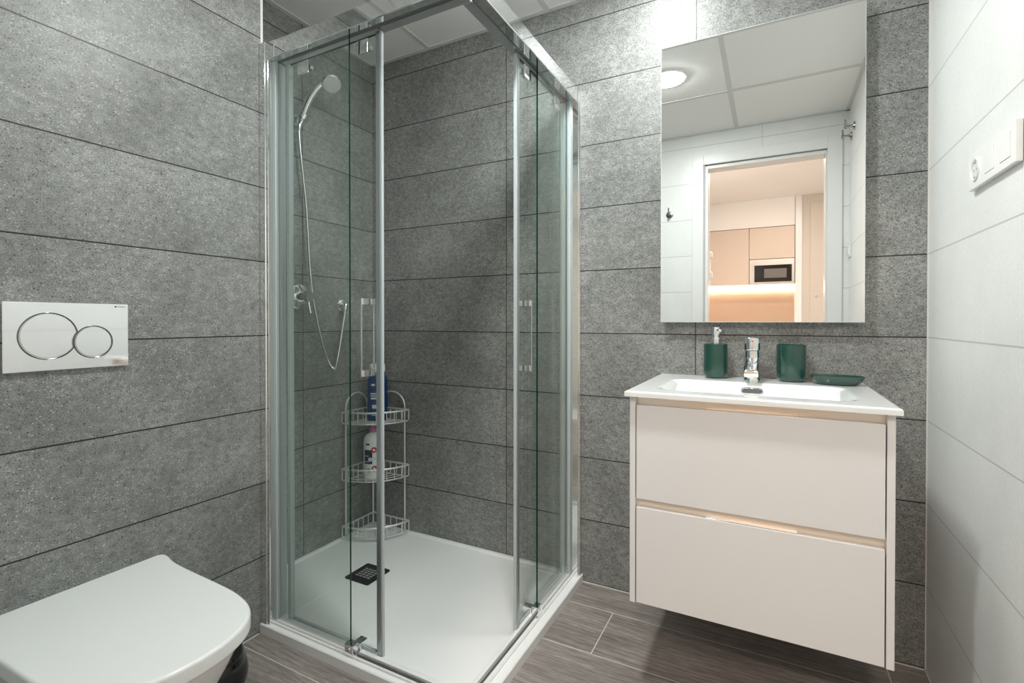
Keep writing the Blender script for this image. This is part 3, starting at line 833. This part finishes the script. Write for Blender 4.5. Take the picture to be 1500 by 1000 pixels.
tube(bm, [(XP + 0.0004, y, z) for y, z in circ(c2, r2 - 0.0008)], 0.0016, 8, closed=True)
obj('button_ring', bm, M['ring_dark'], t, 'darker button rims')
def text_mesh(name, s, size, mat, parent, M4, label=None, ext=0.0):
    cu = bpy.data.curves.new('txt', 'FONT'); cu.body = s; cu.size = size; cu.extrude = ext; cu.align_x = 'LEFT'
    o = bpy.data.objects.new('txt', cu)
    dg = bpy.context.evaluated_depsgraph_get()
    C.objects.link(o); dg.update()
    me = bpy.data.meshes.new_from_object(o.evaluated_get(bpy.context.evaluated_depsgraph_get()))
    bpy.data.objects.remove(o); bpy.data.curves.remove(cu)
    bm = bmesh.new(); bm.from_mesh(me); bpy.data.meshes.remove(me)
    bmesh.ops.transform(bm, matrix=M4, verts=bm.verts)
    return obj(name, bm, mat, parent, label, smooth=0)
# lettering at the plate's upper right corner (runs along +Y, upright in Z)
R3 = Matrix(((0, 0, 1, XP + 0.0002), (1, 0, 0, 0.6595), (0, 1, 0, 1.0895), (0, 0, 0, 1)))
text_mesh('logo', 'GEBERIT', 0.0052, M['logo'], t, R3, 'tiny grey lettering')
obj('logo_mark', box(B(), XP, XP + 0.0003, 0.654, 0.6582, 1.0893, 1.0935), M['logo'], t)

# black round container on the floor behind the bowl
cb = (-1.392, 0.838, 0.0)
t = thing('container', 'glossy black rounded container on the floor behind the toilet bowl', 'container', cb)
obj('body', lathe(B(), [(0, 0), (0.062, 0), (0.074, 0.010), (0.082, 0.035), (0.083, 0.055), (0.077, 0.085), (0.070, 0.100), (0, 0.100)], cb, n=40), M['black'], t)
obj('lid', lathe(B(), [(0, 0.1005), (0.071, 0.1005), (0.072, 0.106), (0.064, 0.124), (0.040, 0.140), (0.014, 0.146), (0.012, 0.165), (0, 0.168)], cb, n=40), M['black'], t)

# ------------------------------------------------------------------ vanity
VX0, VX1, VY, VZ0, VZ1 = -0.358, 0.251, 1.400, 0.253, 0.842
t = thing('vanity_unit', 'white wall-hung vanity unit with two handleless drawers under the washbasin', 'vanity unit', (-0.053, YB, VZ0))
bm = B()
box(bm, VX0, VX0 + 0.016, VY, YB - 0.0005, VZ0, VZ1, 0.001, 1)
obj('side_panel', bm, M['lacquer'], t)
bm = B(); box(bm, VX1 - 0.016, VX1, VY, YB - 0.0005, VZ0, VZ1, 0.001, 1)
obj('side_panel', bm, M['lacquer'], t)
bm = B(); box(bm, VX0 + 0.016, VX1 - 0.016, VY + 0.03, YB - 0.02, VZ0 + 0.004, VZ0 + 0.02)
obj('base_panel', bm, M['lacquer'], t)
obj('back_panel', box(B(), VX0 + 0.016, VX1 - 0.016, YB - 0.018, YB - 0.001, VZ0, VZ1 - 0.02), M['lacquer'], t)
for z0, z1 in ((0.800, 0.8415), (0.508, 0.566)):
    bm = B()
    box(bm, VX0 + 0.0162, VX1 - 0.0162, VY + 0.0205, VY + 0.026, z0, z1)
    obj('grip_channel', bm, M['gola'], t, 'beige recessed grip channel')
for z0, z1 in ((0.551, 0.8165), (0.255, 0.5265)):
    d = obj('drawer', box(B(), VX0 + 0.0185, VX1 - 0.0185, VY + 0.001, VY + 0.0195, z0, z1, 0.0012, 2), M['lacquer'], t)
    bm = B()
    box(bm, -0.155, 0.058, VY + 0.004, VY + 0.022, z1 - 0.0005, z1 + 0.0025, 0.0008, 1)
    obj('drawer_grip', bm, M['chrome'], d, 'thin chrome finger grip')

# washbasin: one ceramic slab with a rectangular bowl
BX0, BX1, BY0, BY1, BZ = -0.367, 0.260, 1.374, YB - 0.0008, 0.8585
bcx, bcy, bhx, bhy, brr = -0.052, 1.592, 0.245, 0.150, 0.055
def bowl_depth(x, y):
    qx, qy = abs(x - bcx) - (bhx - brr), abs(y - bcy) - (bhy - brr)
    d = math.hypot(max(qx, 0), max(qy, 0)) + min(max(qx, qy), 0) - brr
    u = min(1, max(0, -d / 0.10)); s = u * u * (3 - 2 * u)
    return 0.080 * s
def edge_drop(x, y):
    m = min(x - BX0, BX1 - x, y - BY0)
    r = 0.0055
    return 0.0 if m >= r else r - math.sqrt(max(0, r * r - (r - m) ** 2))
def axis_samples(a, b, n, fine):
    out = [a + f for f in fine] + [a + 0.008 + (b - a - 0.016) * i / n for i in range(n + 1)] + [b - f for f in fine[::-1]]
    return out
fine = (0.0, 0.0006, 0.0016, 0.0032, 0.0055)
xs = axis_samples(BX0, BX1, 96, fine); ys = axis_samples(BY0, BY1, 76, fine)
bm = B()
top = [[bm.verts.new((x, y, BZ - bowl_depth(x, y) - edge_drop(x, y))) for y in ys] for x in xs]
bot = [[bm.verts.new((x, y, BZ - 0.0155 - bowl_depth(x, y) * 0.95)) for y in ys] for x in xs]
nx, ny = len(xs), len(ys)
for i in range(nx - 1):
    for j in range(ny - 1):
        bm.faces.new((top[i][j], top[i + 1][j], top[i + 1][j + 1], top[i][j + 1]))
        bm.faces.new((bot[i][j], bot[i][j + 1], bot[i + 1][j + 1], bot[i + 1][j]))
for i in range(nx - 1):
    bm.faces.new((top[i][0], bot[i][0], bot[i + 1][0], top[i + 1][0])); bm.faces.new((top[i][-1], top[i + 1][-1], bot[i + 1][-1], bot[i][-1]))
for j in range(ny - 1):
    bm.faces.new((top[0][j], top[0][j + 1], bot[0][j + 1], bot[0][j])); bm.faces.new((top[-1][j], bot[-1][j], bot[-1][j + 1], top[-1][j + 1]))
bmesh.ops.recalc_face_normals(bm, faces=bm.faces)
t = thing('washbasin', 'white ceramic washbasin slab on top of the vanity unit', 'washbasin', (-0.053, YB, BZ - 0.0155))
obj('basin', bm, M['ceramic'], t, smooth=60)
# overflow ring on the sloping back of the bowl
oy = 1.706
e_ = 0.002
sl = Vector((0, -(-bowl_depth(-0.05, oy + e_) + bowl_depth(-0.05, oy - e_)) / (2 * e_), 1)).normalized()
oc = Vector((-0.054, oy, BZ - bowl_depth(-0.054, oy))) + sl * 0.001
up = Vector((0, sl.z, -sl.y))
def oval(hw, hh, off, n=8):
    return [oc + Vector((1, 0, 0)) * p[0] + up * p[1] + sl * off for p in rrect(0, 0, hw, hh, hh * 0.92, n)]
bm = B(); tube(bm, oval(0.029, 0.0105, 0.001), 0.0026, 8, closed=True)
ov = obj('overflow_ring', bm, M['chrome'], t, 'chrome overflow ring')
bm = B(); bm.faces.new([bm.verts.new(p) for p in oval(0.027, 0.0082, 0.0006)]); 
bmesh.ops.solidify(bm, geom=bm.faces[:], thickness=0.0008)
obj('overflow_hole', bm, M['dark_seal'], ov, 'dark overflow opening')
lathe_bm = lathe(B(), [(0, 0), (0.030, 0), (0.031, 0.002), (0.026, 0.005), (0, 0.006)], (bcx, bcy, BZ - 0.0795), n=32)
obj('drain_plug', lathe_bm, M['chrome'], t, 'chrome waste plug')

# tap
fx, fy = -0.0572, 1.812
t = thing('basin_tap', 'chrome single-lever tap at the back of the washbasin', 'tap', (fx, fy, BZ))
obj('body', lathe(B(), [(0, 0), (0.0245, 0), (0.0245, 0.004), (0.0225, 0.007), (0.0215, 0.07), (0.0205, 0.0975), (0, 0.0975)], (fx, fy, BZ), n=40), M['chrome'], t)
# spout: arched block reaching forward and slightly down
sec = [(-0.0220, 0.0), (-0.0235, 0.012), (-0.0232, 0.024), (-0.0215, 0.030), (-0.0175, 0.0328), (0.0, 0.034), (0.0175, 0.0328), (0.0215, 0.030), (0.0232, 0.024), (0.0235, 0.012), (0.0220, 0.0), (0.010, -0.003), (-0.010, -0.003)]
bm = B(); rings = []
for k in range(9):
    u = k / 8
    y = fy + 0.004 - 0.108 * u
    zc = BZ + 0.050 - 0.030 * u
    s = 1.0 - 0.10 * u
    hh = 1.0 - 0.40 * u
    rings.append([bm.verts.new((fx + a * s, y, zc + b2 * hh)) for a, b2 in sec])
for a, b_ in zip(rings, rings[1:]):
    for i in range(len(sec)): bm.faces.new((a[i], a[(i + 1) % len(sec)], b_[(i + 1) % len(sec)], b_[i]))
f0 = bm.faces.new(rings[0][::-1]); f1 = bm.faces.new(rings[-1])
bmesh.ops.recalc_face_normals(bm, faces=bm.faces)
rbevel(bm, list(f1.edges), 0.003, 3)
s_ = obj('spout', bm, M['chrome'], t, smooth=50)
obj('aerator', lathe(B(), [(0, 0), (0.0105, 0), (0.0115, 0.002), (0.0115, 0.010), (0, 0.010)], (fx, fy - 0.086, BZ + 0.016), n=24), M['chrome_soft'], s_)
h_ = obj('lever_cap', lathe(B(), [(0, 0.098), (0.0195, 0.098), (0.0235, 0.100), (0.0245, 0.103), (0.0245, 0.134), (0.0235, 0.139), (0.019, 0.142), (0.010, 0.144), (0, 0.1445)], (fx, fy, BZ), n=40), M['chrome'], t)
obj('temperature_dot', lathe(B(), [(0, 0), (0.0022, 0), (0.0022, 0.0012), (0, 0.0015)], (fx + 0.001, fy - 0.0242, BZ + 0.130), (0, -1, 0), 16), M['red_dot'], h_, 'tiny red dot')

# soap dispenser, tumbler, soap dish
c = (-0.172, 1.838, BZ + 0.0003)
t = thing('soap_dispenser', 'dark green soap dispenser with steel pump left of the tap', 'soap dispenser', c)
obj('bottle', lathe(B(), [(0, 0), (0.031, 0), (0.036, 0.004), (0.0385, 0.012), (0.0390, 0.03), (0.0385, 0.112), (0.0375, 0.1165), (0.035, 0.118), (0, 0.118)], c, n=48), M['green'], t)
cz = c[2]
pm = obj('pump', lathe(B(), [(0, 0.118), (0.0155, 0.118), (0.0160, 0.120), (0.0160, 0.136), (0.0150, 0.138), (0.0115, 0.138), (0.0115, 0.147), (0.0150, 0.148), (0.0155, 0.150), (0.0150, 0.172), (0.0140, 0.174), (0, 0.174)], c, n=32), M['chrome_soft'], t)
bm = B(); dv = Vector((0.45, -0.89, 0)).normalized()
tube(bm, [Vector((c[0], c[1], cz + 0.165)) + dv * s for s in (0.0, 0.015, 0.03)] + [Vector((c[0], c[1], cz + 0.162)) + dv * 0.037], 0.0048, 12)
obj('nozzle', bm, M['chrome_soft'], pm)
c = (0.0555, 1.842, BZ + 0.0003)
tag(obj('tumbler', lathe(B(), [(0, 0), (0.032, 0), (0.037, 0.004), (0.040, 0.012), (0.0425, 0.030), (0.0430, 0.116), (0.0420, 0.1185), (0.0400, 0.1165), (0.0390, 0.03), (0.034, 0.010), (0, 0.008)], c, n=56), M['green']),
    'dark green glazed tumbler between the tap and the soap dish', 'tumbler')
c = (0.178, 1.812, BZ + 0.0003)
tag(obj('soap_dish', lathe(B(), [(0, 0), (0.050, 0), (0.056, 0.002), (0.066, 0.012), (0.0715, 0.023), (0.0725, 0.0265), (0.0700, 0.0265), (0.064, 0.014), (0.054, 0.0065), (0, 0.0055)], c, n=56, sx=1.0, sy=0.70), M['green']),
    'low oval dark green soap dish at the right end of the washbasin', 'soap dish')

# ------------------------------------------------------------------ mirror
MX0, MX1, MY, MZ0, MZ1 = -0.3600, 0.2525, 1.845, 1.0495, 2.0430
t = thing('wall_mirror', 'tall frameless mirror on the grey tiled wall above the washbasin', 'mirror', ((MX0 + MX1) / 2, YB, MZ0))
bm = B(); box(bm, MX0, MX1, MY, MY + 0.005, MZ0, MZ1, 0.0016, 1)
bm.normal_update()
for f in bm.faces: f.material_index = 0 if f.normal.y < -0.95 else 1
obj('glass', bm, [M['mirror'], M['mirror_edge']], t, smooth=0)
obj('backing', box(B(), MX0 + 0.03, MX1 - 0.03, MY + 0.005, YB - 0.0005, MZ0 + 0.03, MZ1 - 0.03), M['grey_plastic'], t)

# ------------------------------------------------------------------ switch and socket plate on the white wall
sy0, sy1, sz0, sz1 = 1.258, 1.509, 1.353, 1.434
XW = XR - 0.012
t = thing('switch_plate', 'white three-gang plate with a socket and two switches on the white wall', 'switch plate', (XR, (sy0 + sy1) / 2, (sz0 + sz1) / 2))
obj('frame', box(B(), XW, XR - 0.0005, sy0, sy1, sz0, sz1, 0.0025, 2), M['white_plastic'], t)
szc = (sz0 + sz1) / 2
for yc in (1.3035, 1.3835):
    obj('rocker', box(B(), XW - 0.0016, XW + 0.001, yc - 0.0245, yc + 0.0245, szc - 0.0245, szc + 0.0245, 0.0010, 2), M['white_plastic'], t)
yc = 1.4635
s_ = obj('socket', lathe(B(), [(0.0205, -0.004), (0.0205, 0.0016), (0.0225, 0.0030), (0.0245, 0.0030), (0.0255, 0.0), (0.0255, -0.004), (0.0205, -0.004)], (XW, yc, szc), (-1, 0, 0), 44), M['white_plastic'], t)
bm = B(); lathe(bm, [(0, 0.0003), (0.0206, 0.0003), (0.0206, 0.0006), (0, 0.0006)], (XW, yc, szc), (-1, 0, 0), 40)
obj('socket_well', bm, M['well'], s_, 'socket well')
bm = B()
for q in (-0.0095, 0.0095): cyl(bm, (XW - 0.0005, yc + q, szc), (XW - 0.0014, yc + q, szc), 0.0028, 14)
for q in (-0.0175, 0.0175): box(bm, XW - 0.0034, XW - 0.0005, yc - 0.004, yc + 0.004, szc + q - 0.003, szc + q + 0.003, 0.0006, 1)
obj('socket_contacts', bm, M['groove'], s_, 'dark contacts')

# ------------------------------------------------------------------ things on the door wall and by the door (seen in the mirror)
def robe_hook(base, nrm, label):
    b3, n3 = Vector(base), Vector(nrm)
    h = thing('robe_hook', label, 'robe hook', base)
    obj('rosette', lathe(B(), [(0, 0), (0.024, 0), (0.025, 0.003), (0.022, 0.008), (0.010, 0.010), (0.009, 0.014), (0, 0.014)], b3 + n3 * 0.0005, n3, 32), M['hook_metal'], h)
    bm = B()
    tube(bm, [b3 + n3 * 0.010, b3 + n3 * 0.040], 0.0078, 16)
    lathe(bm, [(0, 0.038), (0.0105, 0.038), (0.0115, 0.042), (0.0105, 0.052), (0, 0.053)], b3, n3, 24)
    tube(bm, [b3 + n3 * 0.045 + Vector((0, 0, -0.004)), b3 + n3 * 0.046 + Vector((0, 0, 0.042))], 0.0052, 12)
    obj('peg', bm, M['hook_metal'], h)
    return h
robe_hook((-0.644, YD, 1.803), (0, 1, 0), 'chrome robe hook on the white tiles left of the mirrored doorway')
robe_hook((XR, 0.290, 2.165), (-1, 0, 0), 'upper chrome hook in the mirrored corner right of the doorway')
robe_hook((XR, 0.165, 2.150), (-1, 0, 0), 'lower chrome hook in the mirrored corner right of the doorway')
t = thing('light_switch', 'narrow white light switch beside the mirrored doorway', 'light switch', (XR, 0.125, 1.475))
obj('frame', box(B(), XR - 0.010, XR - 0.0005, 0.085, 0.165, 1.435, 1.520, 0.002, 2), M['white_plastic'], t)
obj('rocker', box(B(), XR - 0.014, XR - 0.009, 0.097, 0.153, 1.450, 1.505, 0.002, 2), M['white_plastic'], t)

# kitchen furniture
def cupboard(x0, x1, z0, z1, label, doors):
    k = thing('wall_cupboard', label, 'wall cupboard', ((x0 + x1) / 2, KY, z0), 'beige cupboards over the lit worktop')
    obj('body', box(B(), x0, x1, KY + 0.0005, -3.020, z0, z1), M['cabinet'], k)
    for a, b_, c_, d_ in doors:
        obj('door', box(B(), a, b_, -3.019, -3.000, c_, d_, 0.0015, 1), M['cabinet'], k)
cupboard(KX0 + 0.001, -0.2505, 1.494, 2.180, 'plain beige kitchen cupboard left of the mirrored microwave', [(KX0 + 0.003, -0.2525, 1.494, 2.178)])
cupboard(-0.2495, 0.236, 1.800, 2.180, 'beige kitchen cupboard right above the mirrored microwave', [(-0.2475, 0.234, 1.802, 2.178)])
struct('trim_4', box(B(), KX0, 0.236, KY + 0.0005, -3.006, 2.186, KZ), M['kitchen_white'])
t = thing('microwave', 'built-in steel microwave with dark glass door under a beige cupboard', 'microwave', (0, KY, 1.48))
obj('body', box(B(), -0.2465, 0.233, KY + 0.0005, -3.010, 1.500, 1.795), M['steel'], t)
bm = B()
box(bm, -0.2465, 0.233, -3.010, -2.998, 1.724, 1.795, 0.001, 1); box(bm, -0.2465, 0.233, -3.010, -2.998, 1.490, 1.523, 0.001, 1)
box(bm, -0.2465, -0.192, -3.010, -2.998, 1.523, 1.724, 0.001, 1); box(bm, 0.205, 0.233, -3.010, -2.998, 1.523, 1.724, 0.001, 1)
obj('frame', bm, M['steel'], t)
d = obj('door', box(B(), -0.1915, 0.2045, -3.009, -3.002, 1.5235, 1.7235), M['oven_glass'], t, 'dark glass door')
obj('window', box(B(), -0.085, 0.152, -3.0025, -3.0005, 1.570, 1.680, 0.0005, 1), M['oven_window'], d, 'grey window')
tag(obj('led_strip', box(B(), KX0 + 0.01, 0.236, -3.330, -3.300, 1.446, 1.472), M['led']), 'glowing warm light strip under the kitchen cupboards', 'light strip')
tag(obj('splashback', box(B(), KX0, 0.240, KY + 0.0002, KY + 0.012, 0.90, 1.474), M['splash']), 'smooth beige splashback under the lit kitchen cupboards', 'splashback')
t = thing('worktop', 'pale kitchen worktop on beige base cabinets under the splashback', 'worktop', (-0.2, KY, 0))
obj('top', box(B(), KX0 + 0.001, 0.2385, KY + 0.013, -2.76, 0.86, 0.90, 0.003, 2), M['kitchen_white'], t)
obj('base', box(B(), KX0 + 0.001, 0.2385, KY + 0.013, -2.80, 0.001, 0.86), M['cabinet'], t)
t = thing('tall_cupboard', 'tall taupe kitchen cupboard right of the mirrored microwave', 'tall cupboard', (0.7, KY, 0))
obj('body', box(B(), 0.306, 1.20, KY + 0.0005, -2.999, 0.0005, KZ - 0.001), M['tall'], t)
obj('side_panel', box(B(), 0.240, 0.306, KY + 0.0005, -2.985, 0.0005, KZ - 0.001), M['door_white'], t, 'white side panel')
d = obj('door', box(B(), 0.389, 0.98, -2.999, -2.982, 0.08, 2.423, 0.002, 1), M['tall'], t)
obj('knob', lathe(B(), [(0, 0), (0.006, 0), (0.005, 0.012), (0.011, 0.018), (0.010, 0.026), (0, 0.028)], (0.447, -2.982, 1.352), (0, 1, 0), 20), M['chrome_soft'], d)
# intercom handset on the wall just outside the doorway
ix, iy = -0.500, -0.71
t = thing('intercom_phone', 'white intercom handset with curly cord just outside the mirrored doorway', 'intercom', (ix, iy, 1.40))
obj('base', box(B(), ix + 0.0005, ix + 0.028, iy - 0.045, iy + 0.045, 1.405, 1.630, 0.006, 3), M['white_plastic'], t)
bm = B()
box(bm, ix + 0.030, ix + 0.046, iy - 0.020, iy + 0.020, 1.410, 1.625, 0.006, 3)
box(bm, ix + 0.024, ix + 0.062, iy - 0.024, iy + 0.024, 1.575, 1.628, 0.010, 3); box(bm, ix + 0.024, ix + 0.062, iy - 0.024, iy + 0.024, 1.408, 1.462, 0.010, 3)
obj('handset', bm, M['white_plastic'], t)
cord = []
for k in range(150):
    u = k / 149
    a = u * 2 * PI * 16
    cord.append((ix + 0.040 + 0.014 * math.sin(PI * u) + 0.006 * math.cos(a), iy + 0.03 - 0.06 * u + 0.006 * math.sin(a), 1.408 - 0.105 * math.sin(PI * u)))
obj('cord', tube(B(), cord, 0.0018, 6), M['white_plastic'], t)
